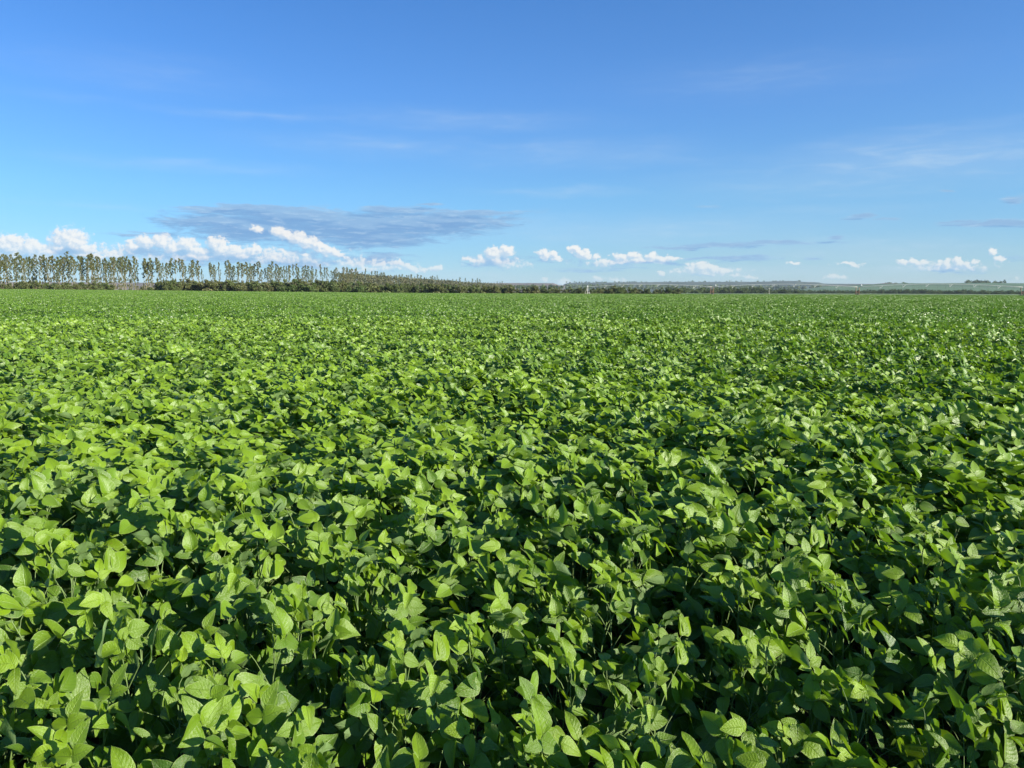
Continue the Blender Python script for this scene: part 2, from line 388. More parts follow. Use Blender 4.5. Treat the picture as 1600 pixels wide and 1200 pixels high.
hill('hills', [(-300,441),(0,440.5),(200,441.5),(400,442),(620,443),(780,442.2),(866,442.4),(872,445.5),(885,446)], 4200, 4700, 900,
     hill_mat('brown_scrub_hill', [(.12,.09,.06),(.17,.13,.09),(.08,.085,.05)], .004), seed=2, jag=.15)
hill('hills', [(878,447),(884,442.5),(930,441.6),(1040,440.6),(1190,440.3),(1215,439.3),(1246,438.9),(1252,440.2),(1280,441.2),(1286,443),(1310,443.4),(1420,444),(1600,444),(1900,444)], 4300, 5200, 1200,
     hill_mat('tableland', [(.045,.075,.04),(.085,.11,.065),(.03,.045,.03)], .003, 40, .3), seed=3, jag=.12)
hill('hills', [(1240,454),(1290,447),(1330,445.5),(1370,443.5),(1386,442.6),(1440,442.6),(1520,442),(1600,442.5),(1800,443),(2000,444)], 1900, 3000, 900,
     hill_mat('green_farmland_hill', [(.075,.145,.055),(.10,.18,.07),(.07,.125,.055)], .002, 90, .3), seed=4)
hill('hills', [(1286,450),(1300,446.5),(1340,445),(1370,443.4),(1386,442.1),(1425,443.6),(1440,446)], 2300, 2950, 60,
     hill_mat('bare_brown_field', [(.17,.12,.09),(.20,.14,.10),(.10,.09,.06)], .006, 10), seed=5)

# ------------------------------------------------------------------ soybean geometry
SD = np.array(sun_dir)
def leaflet(L, Wd, fold, curl, wave, tip, lod, rnd):
    if lod == 0: us = np.array([0, .07, .18, .32, .48, .64, .80, .92, 1.0]); vs = np.array([-1, -.55, 0, .55, 1.0])
    elif lod == 1: us = np.array([0, .22, .5, .78, 1.0]); vs = np.array([-1, 0, 1.0])
    else: us = np.array([0, .42, 1.0]); vs = np.array([-1, 0, 1.0])
    U, Vv = np.meshgrid(us, vs, indexing='ij')
    wp = np.interp(U, [0, .07, .18, .32, .45, .6, .75, .88, .95, 1.0], [.03, .60, .93, 1.0, .93, .76, .53, .29, .14, .0])
    x = Vv*wp*Wd/2; y = U*L
    z = np.abs(x)*math.tan(fold) - curl*L*(U**2) + wave*np.sin(U*7+Vv*1.5+tip*3)*np.abs(Vv)*L*.09 - np.abs(Vv)**3*wp*L*.05*tip
    pts = np.stack([x, y, z], -1).reshape(-1, 3)
    n, k = len(us), len(vs); idx = np.arange(n*k).reshape(n, k)
    F = np.stack([idx[:-1, :-1], idx[:-1, 1:], idx[1:, 1:], idx[1:, :-1]], -1).reshape(-1, 4)
    return pts, F, np.stack([U, Vv], -1).reshape(-1, 2)
def nrm(v): return v/(np.linalg.norm(v)+1e-9)

class Foliage:
    def __init__(s): s.V = []; s.F = []; s.T = []; s.U = []; s.n = 0
    def add(s, pts, F, uv, tint):
        s.V.append(pts); s.F.append(F + s.n); s.U.append(uv); s.T.append(np.tile(tint, (len(pts), 1))); s.n += len(pts)
    def mesh(s, name, mat): return mesh_np(name, np.concatenate(s.V), np.concatenate(s.F), mat, np.concatenate(s.T), np.concatenate(s.U))

def add_leaflet(fo, base, fwd, nor, L, lod, rnd, young, wear):
    fwd = nrm(fwd - nor*np.dot(fwd, nor)); side = np.cross(fwd, nor)
    p, F, uv = leaflet(L, L*rnd.uniform(.58, .74), rnd.uniform(.08, .62), rnd.uniform(-.12, .42), rnd.uniform(.1, .8), rnd.uniform(0, 1), lod, rnd)
    P = base + p[:, :1]*side + p[:, 1:2]*fwd + p[:, 2:3]*nor
    fo.add(P, F, uv, (rnd.random(), young, wear))

def trifoliate(fo, stems, node, az, plen, pelev, size, lod, rnd, young, up_bias):
    out = np.array([math.sin(az), math.cos(az), 0.0])
    pet = nrm(out*math.cos(pelev) + np.array([0, 0, math.sin(pelev)]))
    end = node + pet*plen
    if stems is not None:
        mid = node + pet*plen*.5 + np.array([0, 0, .012]); stems.tube([node, mid, end], [.0019, .0014, .0011], 4, False)
    nor = nrm(np.array([0, 0, 1.0])*up_bias + SD*rnd.uniform(.45, 1.25) + np.array([rnd.gauss(0, .62), rnd.gauss(0, .62), rnd.gauss(0, .2)]))
    wear = 1.0 if rnd.random() < .22 else 0.0
    roll = rnd.gauss(0, .25)
    for j, da in enumerate((0, -1, 1)):
        a = az + da*rnd.uniform(1.15, 1.6) + rnd.gauss(0, .12)
        f = np.array([math.sin(a), math.cos(a), rnd.uniform(-.45, .85)])
        n2 = nrm(nor + np.array([rnd.gauss(0, .30), rnd.gauss(0, .30), rnd.gauss(0, .12)]) - .18*da*np.cross(out, [0, 0, 1]))
        b = end + (pet*.018 if j == 0 else pet*.002)
        L = size*(1.08 if j == 0 else .95)*rnd.uniform(.9, 1.1)
        add_leaflet(fo, b, f, n2, L, lod, rnd, young, wear)

def plant_geo(seed, lod, nodes=16, H=.75, low=0, org=(0, 0)):
    rnd = random.Random(seed); fo = Foliage(); st = MB() if lod == 0 else None
    grow_plant(fo, st, rnd, lod, nodes, H, low, org); return fo, st
def grow_plant(fo, st, rnd, lod, nodes, H, low, org, scale=1.0):
    lean = np.array([rnd.gauss(0, .05), rnd.gauss(0, .05), 0]); H = H*rnd.uniform(.90, 1.04)
    bx = np.array([org[0], org[1], 0.0])
    pos = lambda t: bx + lean*t*t*1.5 + np.array([0, 0, H*t*.84])
    if st is not None: st.tube([pos(t) for t in (0, .25, .5, .75, 1)], [.005, .0045, .0035, .0028, .002], 5, False)
    a0 = rnd.uniform(0, 6.28)
    for i in range(low, nodes):
        t = (i+1)/nodes; az = a0 + i*math.pi + rnd.gauss(0, .55)
        young = max(0.0, min(1.0, (t-.60)*1.15 + rnd.gauss(0, .16)))*(.12 if lod == 2 else .75 if lod == 1 else 1)
        if t > .93: plen, el, size = .05, rnd.uniform(.9, 1.4), .062
        elif t > .8: plen, el, size = rnd.uniform(.08, .14), rnd.uniform(.7, 1.2), rnd.uniform(.066, .088)
        elif t > .4: plen, el, size = rnd.uniform(.14, .23), rnd.uniform(.35, .85), rnd.uniform(.080, .108)
        else: plen, el, size = rnd.uniform(.12, .2), rnd.uniform(.1, .6), rnd.uniform(.08, .10)
        trifoliate(fo, st, pos(t), az, plen, el, size*scale, lod, rnd, young, rnd.uniform(.15, .65))

ROW_A = R(-47); RD = np.array([math.sin(ROW_A), math.cos(ROW_A)]); RN = np.array([RD[1], -RD[0]])
# ---- where plants stand: rows running away to the left
def crop_height(x, y):
    """slow rise and fall of the canopy, rows included"""
    pn = x*RN[0] + y*RN[1]; pd = x*RD[0] + y*RD[1]
    tr = np.clip(np.sin(pn*2*np.pi/1.9 + 1.1*np.sin(pd*.35)) - .45, 0, 1)/.55*(.5+.5*np.sin(pd*.6+pn*1.7))
    return (1.0 - (.04 + .15*np.clip((np.hypot(x, y)-4)/6, 0, 1))*tr + .085*np.sin(x*.9+1.3*np.sin(y*.7)) * np.cos(y*1.1+.6) + .045*np.sin(x*.31+2)*np.sin(y*.23+.5) + .035*np.sin(x*2.7+y*1.9))
ROW_A = R(-47); RD = np.array([math.sin(ROW_A), math.cos(ROW_A)]); RN = np.array([RD[1], -RD[0]])
def scatter(rmin, rmax, row, step, jit, amax, rng):
    nr = int(rmax/row)+2; ns = int(rmax/step)+2
    I, J = np.meshgrid(np.arange(-nr, nr+1), np.arange(-ns, ns+1), indexing='ij')
    I = I.ravel(); J = J.ravel()
    X = I*row; Y = J*step
    x = X*RN[0] + Y*RD[0]; y = X*RN[1] + Y*RD[1]
    keep = (np.hypot(x, y) < rmax*1.02) & (y > -3); x = x[keep]; y = y[keep]
    x = x + rng.normal(0, jit[0], len(x)); y = y + rng.normal(0, jit[1], len(x))
    r = np.hypot(x, y); a = np.abs(np.arctan2(x, y))
    ok = (r >= rmin) & (r < rmax) & ((a < amax) | ((r < 6) & (y > -2.2)))
    return x[ok], y[ok]

rng = np.random.default_rng(11)
# near plants
nx, ny = scatter(.42, 9.0, .40, .076, (.055, .05), R(50), rng)
# in frame test
def in_view(x, y, z=.5, mg=.06):
    d = np.stack([x, y, np.full_like(x, z-CAM_Z)], 0); c = ROT.T @ d
    u = c[0]/np.maximum(-c[2], 1e-3)*FPX/800; v = c[1]/np.maximum(-c[2], 1e-3)*FPX/600
    return (c[2] < -.1) & (np.abs(u) < 1+mg) & (np.abs(v) < 1+mg)
vis = in_view(nx, ny) | in_view(nx, ny, .3)
rr = np.hypot(nx, ny); order = np.argsort(np.where(vis, rr, 1e9))[:300]
ind = np.zeros(len(nx), bool); ind[order] = True; ind &= vis

NV = 12
protos = []
for i in range(NV):
    fo, st = plant_geo(100+i, 0, nodes=16)
    p = empty('soybean_plant', (0, 0, 0))
    tag(p, 'bushy green soybean plant with broad three-part leaves at the very front of the field', 'soybean plant', 'soybean plants standing nearest in the field')
    link(bpy.data.objects.new('foliage', fo.mesh('soybean_foliage', M_LEAF)), p)
    st.build('stem', M_STEM, p, True)
    protos.append(p)
def copy_tree(o, parent=None):
    c = o.copy(); COL.objects.link(c); c.parent = parent
    for ch in list(o.children): copy_tree(ch, c)
    return c
def place(o, loc, rz, sc):
    o.location = loc; o.rotation_euler = (0, 0, rz); o.scale = (sc if hasattr(sc, '__len__') else (sc,)*3)
def vigour(x, y):
    t = np.clip((np.hypot(x, y)-1.7)/3.2, 0, 1); return .74 + .45*t*t*(3-2*t)
for k, i in enumerate(np.nonzero(ind)[0]):
    o = protos[k] if k < NV else copy_tree(protos[k % NV])
    v = float(vigour(nx[i], ny[i])); hh = float(crop_height(nx[i], ny[i]))/v; s = float(rng.uniform(.92, 1.08))*v
    place(o, (nx[i], ny[i], zgf(nx[i], ny[i])), float(rng.normal(0, .6)), (s, s, s*hh))

# ---- the rest of the crop: ONE object, instanced by geometry nodes
def hidden_src(name, me): return bpy.data.objects.new(name, me)   # never linked to the scene
src = {0: [p.children[0].data for p in protos]}
def patch_mesh(seed, size, count, lod, nodes, low, scale):
    rnd = random.Random(seed); fo = Foliage()
    for _ in range(count):
        x, y = rnd.uniform(-size/2, size/2), rnd.uniform(-size/2, size/2)
        grow_plant(fo, None, rnd, lod, nodes, .75*rnd.uniform(.82, 1.08)*float(crop_height(x+seed, y)), low, (x, y), scale)
    return fo.mesh('soybean_patch', M_LEAF_FAR)
src[1] = [plant_geo(300+i, 1, nodes=16, low=5)[0].mesh('soybean_plant_mid', M_LEAF) for i in range(10)]
src[2] = [patch_mesh(500+i, 1.0, 19, 2, 12, 5, 1.15) for i in range(8)]
src[3] = [patch_mesh(700+i, 4.0, 150, 2, 10, 5, 1.4) for i in range(6)]

PTS = []; LOD = []; RZ = []; SC = []
def add_pts(x, y, lod, s0, s1, rz):
    v = vigour(x, y) if lod < 2 else 1.0
    h = crop_height(x, y)/v; s = rng.uniform(s0, s1, len(x))*v
    PTS.append(np.stack([x, y, zg(x, y)], 1)); LOD.append(np.full(len(x), lod)); RZ.append(rng.normal(0, rz, len(x)))
    SC.append(np.stack([s, s, s*h], 1))
add_pts(nx[~ind], ny[~ind], 0, .92, 1.08, .6)
x, y = scatter(9.0, 28.0, .45, .105, (.06, .05), R(46), rng); add_pts(x, y, 1, .95, 1.1, .6)
x, y = scatter(27.6, 95.0, .72, .72, (.1, .1), R(44), rng); add_pts(x, y, 2, .97, 1.06, .5)
x, y = scatter(94.0, 440.0, 2.9, 2.9, (.3, .3), R(42), rng)
edge_d = np.interp(np.degrees(np.arctan2(x, y)), [-45, -34, 0, 12, 34, 45], [405, 400, 405, 400, 425, 430])
k = np.hypot(x, y) < edge_d; add_pts(x[k], y[k], 3, .97, 1.05, .4)
PTS = np.concatenate(PTS); LOD = np.concatenate(LOD); RZ = np.concatenate(RZ); SC = np.concatenate(SC)
me = bpy.data.meshes.new('soybean_crop'); me.vertices.add(len(PTS)); me.vertices.foreach_set('co', PTS.astype(np.float32).ravel())
a = me.attributes.new('lod', 'INT', 'POINT'); a.data.foreach_set('value', LOD.astype(np.int32))
a = me.attributes.new('rotz', 'FLOAT_VECTOR', 'POINT'); a.data.foreach_set('vector', np.stack([RZ*0, RZ*0, RZ], 1).astype(np.float32).ravel())
a = me.attributes.new('scl', 'FLOAT_VECTOR', 'POINT'); a.data.foreach_set('vector', SC.astype(np.float32).ravel())
a = me.attributes.new('pick', 'INT', 'POINT'); a.data.foreach_set('value', rng.integers(0, 1000, len(PTS)).astype(np.int32))
me.update()
crop = link(bpy.data.objects.new('soybean_crop', me))
tag(crop, 'dense green soybean crop covering the whole field out to the trees', 'soybean crop', kind='stuff')
g = bpy.data.node_groups.new('plant_crop', 'GeometryNodeTree')
g.interface.new_socket('Geometry', in_out='INPUT', socket_type='NodeSocketGeometry')
g.interface.new_socket('Geometry', in_out='OUTPUT', socket_type='NodeSocketGeometry')
gn = NT(g); gi = gn.n('NodeGroupInput'); go = gn.n('NodeGroupOutput')
def attr(name, typ):
    nd = gn.n('GeometryNodeInputNamedAttribute', data_type=typ); nd.inputs[0].default_value = name; return nd.outputs[0]
alod, apick, arot, ascl = attr('lod', 'INT'), attr('pick', 'INT'), attr('rotz', 'FLOAT_VECTOR'), attr('scl', 'FLOAT_VECTOR')
joinall = gn.n('GeometryNodeJoinGeometry')
for lod, meshes in src.items():
    jn = gn.n('GeometryNodeJoinGeometry')
    for i, mm in enumerate(meshes):
        oi = gn.n('GeometryNodeObjectInfo'); oi.inputs['Object'].default_value = hidden_src('soybean_source', mm)
        gti = gn.n('GeometryNodeGeometryToInstance'); g.links.new(oi.outputs['Geometry'], gti.inputs[0]); g.links.new(gti.outputs[0], jn.inputs[0])
    cmp_ = gn.n('FunctionNodeCompare', data_type='INT', operation='EQUAL'); g.links.new(alod, cmp_.inputs[2]); cmp_.inputs[3].default_value = lod
    iop = gn.n('GeometryNodeInstanceOnPoints')
    g.links.new(gi.outputs[0], iop.inputs['Points']); g.links.new(cmp_.outputs[0], iop.inputs['Selection'])
    g.links.new(jn.outputs[0], iop.inputs['Instance']); iop.inputs['Pick Instance'].default_value = True
    g.links.new(apick, iop.inputs['Instance Index']); g.links.new(arot, iop.inputs['Rotation']); g.links.new(ascl, iop.inputs['Scale'])
    g.links.new(iop.outputs[0], joinall.inputs[0])
g.links.new(joinall.outputs[0], go.inputs[0])
md = crop.modifiers.new('plant_crop', 'NODES'); md.node_group = g

# ------------------------------------------------------------------ trees and shrubs
def quads(centers, sizes, rnd, tints, flat=.0):
    n = len(centers); V = np.zeros((n, 4, 3)); 
    a = rnd.normal(size=(n, 3)); a /= np.linalg.norm(a, axis=1)[:, None]
    b = rnd.normal(size=(n, 3)); b -= a*(a*b).sum(1)[:, None]; b /= np.linalg.norm(b, axis=1)[:, None]
    s = sizes[:, None]
    V[:, 0] = centers - a*s; V[:, 1] = centers - b*s*.6; V[:, 2] = centers + a*s; V[:, 3] = centers + b*s*.6
    return V.reshape(-1, 3), np.arange(n*4).reshape(n, 4), np.repeat(tints, 4, axis=0)
def crown_mesh(name, clumps, per, size, mat, seed, soft=.5):
    """clumps: (x,y,z,rx,rz); leaf-sized faces scattered through each clump"""
    rnd = np.random.default_rng(seed); Cs = []; T = []
    for (x, y, z, rx, rz) in clumps:
        n = max(4, int(per)); d = rnd.normal(size=(n, 3)); d /= np.linalg.norm(d, axis=1)[:, None]
        r = rnd.random(n)**soft; Cs.append(np.array([x, y, z]) + d*r[:, None]*np.array([rx, rx, rz]))
        t = np.clip(rnd.normal(rnd.random(), .22, n), 0, 1); T.append(np.stack([t, rnd.random(n), t], 1))
    Cs = np.concatenate(Cs); T = np.concatenate(T)
    V, F, TT = quads(Cs, size*rnd.uniform(.6, 1.3, len(Cs)), rnd, T)
    return mesh_np(name, V, F, mat, TT, smooth=False)

def make_euc(i):
    rnd = random.Random(900+i); H = 21*rnd.uniform(.93, 1.05); wide = rnd.choice((.7, .9, 1.0, 1.25)); root = empty('eucalyptus_tree', (0, 0, 0))
    t = MB(); lx, ly = rnd.gauss(0, .3), rnd.gauss(0, .3)
    pos = lambda z: (lx*(z/H)**2, ly*(z/H)**2, z)
    t.tube([pos(z*H) for z in (0, .3, .6, .97)], [.13, .10, .075, .03], 6); cl = []
    z0 = rnd.uniform(.30, .58)*H; n = rnd.randint(30, 42)
    for k in range(n):
        f = (k+.5)/n; z = z0 + (H-z0)*f; a = rnd.uniform(0, 6.28)
        ext = (.22 + 1.15*math.sin(math.pi*min(1, .10+f*.84)))*rnd.uniform(.2, 1.2)*wide
        c = pos(z); e = (c[0]+math.cos(a)*ext, c[1]+math.sin(a)*ext, z+ext*.45)
        t.tube([c, e], [.035, .012], 4, False)
        cl.append((e[0], e[1], e[2], rnd.uniform(.25, .7)*(.5+.6*f)*wide, rnd.uniform(.35, .8)))
    for k in range(rnd.randint(5, 10)):   # stray tufts down the stem
        z = rnd.uniform(.12, .4)*H; a = rnd.uniform(0, 6.28); c = pos(z); cl.append((c[0]+math.cos(a)*.4, c[1]+math.sin(a)*.4, z, .4, .6))
    cl.append((*pos(H*.985), .4, .7))
    t.build('trunk', M_BARK, root)
    link(bpy.data.objects.new('crown', crown_mesh('eucalyptus_crown', cl, 46, .20, M_EUC, 50+i)), root)
    return root
def make_shrub(i, mat, name, H=4.5, Wd=5.0, bark=None, round_=0.0):
    rnd = random.Random(1200+i); root = empty(name, (0, 0, 0)); t = MB(); cl = []
    nb = rnd.randint(4, 6)
    for k in range(nb):
        a = 6.28*k/nb + rnd.uniform(-.4, .4); e = rnd.uniform(.2, .42)*Wd; z = H*rnd.uniform(.45, .8)
        t.tube([(0, 0, 0), (math.cos(a)*e*.4, math.sin(a)*e*.4, z*.5), (math.cos(a)*e, math.sin(a)*e, z)], [.10, .07, .03], 5, False)
    t.tube([(0, 0, 0), (0, 0, H*.7)], [.14, .05], 5, False)
    for k in range(26):
        a = rnd.uniform(0, 6.28); u = rnd.random()**.6; r = u*Wd*.46
        zt = H*(1 - (.45+round_*.3)*u*u)*rnd.uniform(.8, 1.0); z = rnd.uniform(.08, .95)*zt
        cl.append((math.cos(a)*r, math.sin(a)*r, z, rnd.uniform(.10, .19)*Wd, rnd.uniform(.10, .17)*H))
    t.build('trunk', bark or M_DBARK, root)
    link(bpy.data.objects.new('crown', crown_mesh(name+'_crown', cl, 80, .23*H/4.5, mat, 70+i, .45)), root)
    return root
class Kit:
    def __init__(s, makers): s.p = makers; s.used = [False]*len(makers); s.k = 0
    def put(s, loc, rz, sc, label, cat, group):
        i = random.randrange(len(s.p))
        if not s.used[i]: o = s.p[i]; s.used[i] = True
        else: o = copy_tree(s.p[i])
        place(o, loc, rz, sc); tag(o, label, cat, group); return o
    def clean(s):
        for u, p in zip(s.used, s.p):
            if not u:
                for c in list(p.children): bpy.data.objects.remove(c)
                bpy.data.objects.remove(p)
EUC = Kit([make_euc(i) for i in range(14)])
SHR = Kit([make_shrub(i, M_SHRUB, 'shrub', 4.5, 5.2) for i in range(7)])
GRT = Kit([make_shrub(20+i, M_GREENTREE, 'broadleaf_tree', 6.5, 8.0, round_=1) for i in range(3)])
FAR = Kit([make_shrub(30+i, M_GREENTREE, 'far_tree', 5.0, 7.0) for i in range(4)])

TOPX = [-60, 0, 130, 180, 260, 330, 400, 480, 540, 560, 600, 650, 720, 800]
TOPY = [397, 398, 400, 402, 406, 410, 412, 415, 419, 423, 427, 431, 436, 442]
def ht_scale(px, dist, top):
    P = at(px, top, dist); z0 = zgf(P.x, P.y); return P, z0, (P.z - z0)
def ground_at(px, dist):
    P = at(px, 450, dist); return (P.x, P.y, zgf(P.x, P.y))
# front line of the plantation: constant tree height, so the line runs away to the right
px = -50.0; nE = 0
gaps = [(214, 219), (318, 326), (345, 351), (120, 123), (55, 58)]
while px < 556:
    top = np.interp(px, TOPX, TOPY); hp = 452.5 - top
    dist = 20.0/ (hp/FPX) * random.uniform(.99, 1.06)
    step = random.choice((2.2, 3.0, 3.6, 4.2, 5.5, 7.0))
    if not any(a < px < b for a, b in gaps):
        P, z0, H = ht_scale(px, dist, top + random.choice((-2.5, -1.2, 0, 0, 1, 2.5, 5, 8)) + random.uniform(-1.2, 1.2))
        s = H/21.0
        lab = ('tall eucalyptus with full olive crown in the dense left end of the row' if px < 262 else
               'slim eucalyptus with sparse crown and pale stem in the middle of the row')
        grp = 'eucalyptus trees at the left end of the row' if px < 262 else 'eucalyptus trees in the middle of the row'
        EUC.put((P.x, P.y, z0), random.uniform(0, 6.28), (s*random.uniform(.85, 1.2), s, s), lab, 'eucalyptus', grp); nE += 1
    px += step
# second line behind
px = -40.0
while px < 540:
    top = np.interp(px, TOPX, TOPY) + random.uniform(0, 9); dist = 20.0/((452.5-top)/FPX) * 1.12
    P, z0, H = ht_scale(px, dist, top)
    if not any(a < px < b for a, b in gaps) and (px < 262 or random.random() < .55):
        EUC.put((P.x, P.y, z0), random.uniform(0, 6.28), H/21, 'olive eucalyptus in the second line standing behind the front row', 'eucalyptus', 'eucalyptus trees in the second line'); nE += 1
    px += random.uniform(4, 10)
# far end of the plantation
px = 542.0
while px < 792:
    top = np.interp(px, TOPX, TOPY) + random.uniform(-3.5, 4); dist = np.interp(px, [540, 650, 800], [850, 1150, 1700])*random.uniform(.98, 1.15)
    P, z0, H = ht_scale(px, dist, top)
    EUC.put((P.x, P.y, z0), random.uniform(0, 6.28), H/21, 'small distant eucalyptus poking above the brown woodland at the far end of the row', 'eucalyptus', 'eucalyptus trees at the far end of the row'); nE += 1
    px += random.uniform(2.6, 5.5)
EUC.clean()

def shrub_line(kit, x0, x1, step, d, top, label, cat, group, wide=1.0, H0=4.5, jit=2.0):
    px = x0; n = 0
    while px < x1:
        dist = np.interp(px, [x0, x1], d)*random.uniform(.98, 1.04)
        tp = np.interp(px, [t[0] for t in top], [t[1] for t in top]) + random.uniform(-jit, jit)
        P, z0, H = ht_scale(px, dist, tp); s = 1.06*H/H0; w = wide*random.uniform(.8, 1.2)
        kit.put((P.x, P.y, z0-.1), random.uniform(0, 6.28), (s*w, s*w, s), label, cat, group); px += step*random.uniform(.7, 1.3); n += 1
    return n
shrub_line(SHR, -30, 178, 10, (418, 425), [(0,440.5),(20,441),(45,436),(60,439),(120,440),(165,439),(178,443)], 'low olive shrub in the scrub beneath the left end of the eucalyptus row', 'shrub', 'shrubs below the left end of the eucalyptus row')
shrub_line(SHR, 188, 250, 16, (430, 430), [(180,449),(215,448),(250,446)], 'very small shrub in the open gap where pale trunks and brown ground show', 'shrub', 'small shrubs in the open gap', wide=1.0)
shrub_line(SHR, 250, 560, 8.0, (408, 415), [(250,438),(300,436.5),(370,437),(420,438.5),(450,437.5),(500,436.5),(560,439)], 'olive shrub in the dense hedge of scrub under the middle of the eucalyptus row', 'shrub', 'shrubs in the dense middle hedge')
shrub_line(SHR, 556, 800, 8.0, (412, 425), [(556,441),(640,442),(720,444),(800,446.5)], 'brownish green shrub in the scrub belt in front of the far brown woodland', 'shrub', 'shrubs in front of the far woodland')
shrub_line(SHR, 800, 1062, 8.0, (430, 470), [(800,448),(840,446),(880,449),(940,449),(965,447),(1000,450),(1062,451)], 'low shrub in the thinning scrub belt below the bluish tableland', 'shrub', 'shrubs below the tableland')
for (px, tp, d, w, lab) in [(462, 433, 404, 1.0, 'largest dark green broadleaf tree, tallest rounded crown in the middle hedge'),
                            (483, 434, 402, 1.1, 'rounded bright green broadleaf tree just right of the tallest crown in the hedge'),
                            (441, 439, 403, .8, 'dark low broadleaf tree just left of the tallest crown in the hedge'),
                            (549, 441, 404, .9, 'dark green rounded tree at the left of the pair near the hedge end'),
                            (563, 437, 402, .9, 'yellow green upright tree at the right of the pair near the hedge end')]:
    P, z0, H = ht_scale(px, d, tp); s = H/6.5; GRT.put((P.x, P.y, z0-.1), random.uniform(0, 6), (s*w, s*w, s), lab, 'tree', None)
P, z0, H = ht_scale(968, 425, 448); o = GRT.put((P.x, P.y, z0-.1), 1.0, H/6.5, 'dark rounded tree in the scrub to the right of the white pivot frame', 'tree', None)
GRT.clean(); SHR.clean()
shrub_line(FAR, 1045, 1262, 5, (1150, 1300), [(1045,448),(1080,450),(1140,449),(1180,448.5),(1205,451),(1262,453)], 'bluish far tree in the dark tree line behind the irrigation spans', 'tree', 'far trees behind the irrigation spans', 1.1, 5.0)
shrub_line(FAR, 1240, 1360, 6, (1500, 1500), [(1240,452.5),(1360,452.8)], 'tiny far tree in the low hedge left of the green slope', 'tree', 'trees of the low hedge left of the green slope', 1.2, 5.0, .8)
shrub_line(FAR, 1358, 1600, 4.6, (1500, 1400), [(1358,452.3),(1450,452),(1540,453.5),(1620,454.2)], 'tiny far tree in the hedge along the foot of the green slope', 'tree', 'trees along the foot of the green slope', 1.2, 5.0, 1.1)
shrub_line(FAR, 1516, 1542, 4.2, (3030, 3030), [(1516,438.3),(1542,438.4)], 'tall dark tree in the solid left block of the hilltop clump', 'tree', 'trees in the left block on the hilltop', .9, 5.0, .3)
shrub_line(FAR, 1545, 1570, 5.0, (3030, 3030), [(1545,438.8),(1570,438.6)], 'thin dark tree in the looser right block of the hilltop clump', 'tree', 'trees in the right block on the hilltop', .7, 5.0, .3)
shrub_line(FAR, 1384, 1422, 8, (2960, 2960), [(1384,440.9),(1400,441.8),(1422,441.6)], 'small dark tree on the crest above the bare brown slope', 'tree', 'trees above the bare brown slope', 1.3, 5.0, .2)
FAR.clean()

# woodland masses that read as one
def woodland(seed, spans, mat, name, label):
    rnd = np.random.default_rng(seed); Cs = []; Sz = []; T = []
    for (x0, x1, n, d0, d1, t0, t1, b, size) in spans:
        for _ in range(n):
            px = rnd.uniform(x0, x1); f = (px-x0)/(x1-x0); dist = (d0+(d1-d0)*f)*rnd.uniform(.97, 1.18)
            top = at(px, t0+(t1-t0)*f + rnd.normal(0, .8), dist); bot = at(px, b, dist)
            m = 26; z = bot.z + (top.z-bot.z)*rnd.random(m)**.75; hw = abs(top.z-bot.z)*.16
            Cs.append(np.stack([top.x+rnd.normal(0, hw, m), top.y+rnd.normal(0, hw, m), z], 1)); Sz.append(np.full(m, size)*rnd.uniform(.6, 1.3, m))
            t = np.clip(rnd.normal(rnd.random(), .2, m), 0, 1); T.append(np.stack([t, rnd.random(m), t], 1))
    V, F, TT = quads(np.concatenate(Cs), np.concatenate(Sz), rnd, np.concatenate(T))
    o = link(bpy.data.objects.new(name, mesh_np(name, V, F, mat, TT, smooth=False))); tag(o, label, 'woodland', kind='stuff')
woodland(5, [(530, 600, 260, 800, 950, 427, 432, 452, .9), (600, 800, 620, 950, 1500, 432, 446, 453, 1.1), (-60, 560, 260, 900, 1000, 447, 447, 453, .8)], M_WOOD, 'woodland',
         'brown and olive woodland behind the hedge at the far end of the eucalyptus row')
woodland(6, [(884, 1050, 150, 3900, 3900, 445, 446, 452, 4.5), (1050, 1320, 240, 3900, 3900, 446, 448, 453, 4.5), (884, 1250, 160, 5250, 5250, 441.2, 439.4, 442.0, 4.0), (780, 880, 90, 2600, 2600, 446, 447, 451, 3.5)], M_GREENTREE, 'far_woodland',
         'dark woods scattered over the slope and rim of the far tableland')

# ------------------------------------------------------------------ centre pivot irrigator
M_GALV = simple('galvanised_steel', (.72, .70, .62), .5, .0, 1.5, .12)
M_RUST = simple('dusty_red_steel', (.30, .17, .11), .7, .1, 1.2, .25)
M_DULL = simple('weathered_zinc', (.40, .38, .32), .6, 0.0, 1.5, .15)
M_WHITE = simple('white_paint', (.80, .80, .78), .4, 0, 2.0, .05)
M_RUBBER = simple('tyre_rubber', (.05, .04, .035), .8, 0, 5.0, .3)
M_RED = simple('red_paint', (.50, .06, .04), .5, 0, 2.0, .15)
def ico(name, c, r, mat, parent):
    import bmesh
    bm = bmesh.new(); bmesh.ops.create_icosphere(bm, subdivisions=2, radius=r); me = bpy.data.meshes.new(name)
    for v in bm.verts: v.co += Vector(c)
    bm.to_mesh(me); bm.free(); me.materials.append(mat); me.polygons.foreach_set('use_smooth', [True]*len(me.polygons))
    return link(bpy.data.objects.new(name, me), parent)
piv = Vector(ground_at(918, 352)); root = empty('irrigation_pivot', piv)
tag(root, 'long wheeled centre pivot irrigator with a white pyramid end frame and arched pipe spans', 'irrigator')
tw = [Vector(ground_at(918, 352)), Vector(ground_at(1113, 342)), Vector(ground_at(1340, 341.6)), Vector(ground_at(1598, 350.5)), Vector(ground_at(1888, 368))]
HP = 3.95
fr = MB()
for sx in (-1, 1):
    for sy in (-1, 1): fr.tube([(sx*1.45, sy*1.45, -.1), (sx*.22, sy*.22, 3.7)], .045, 6)
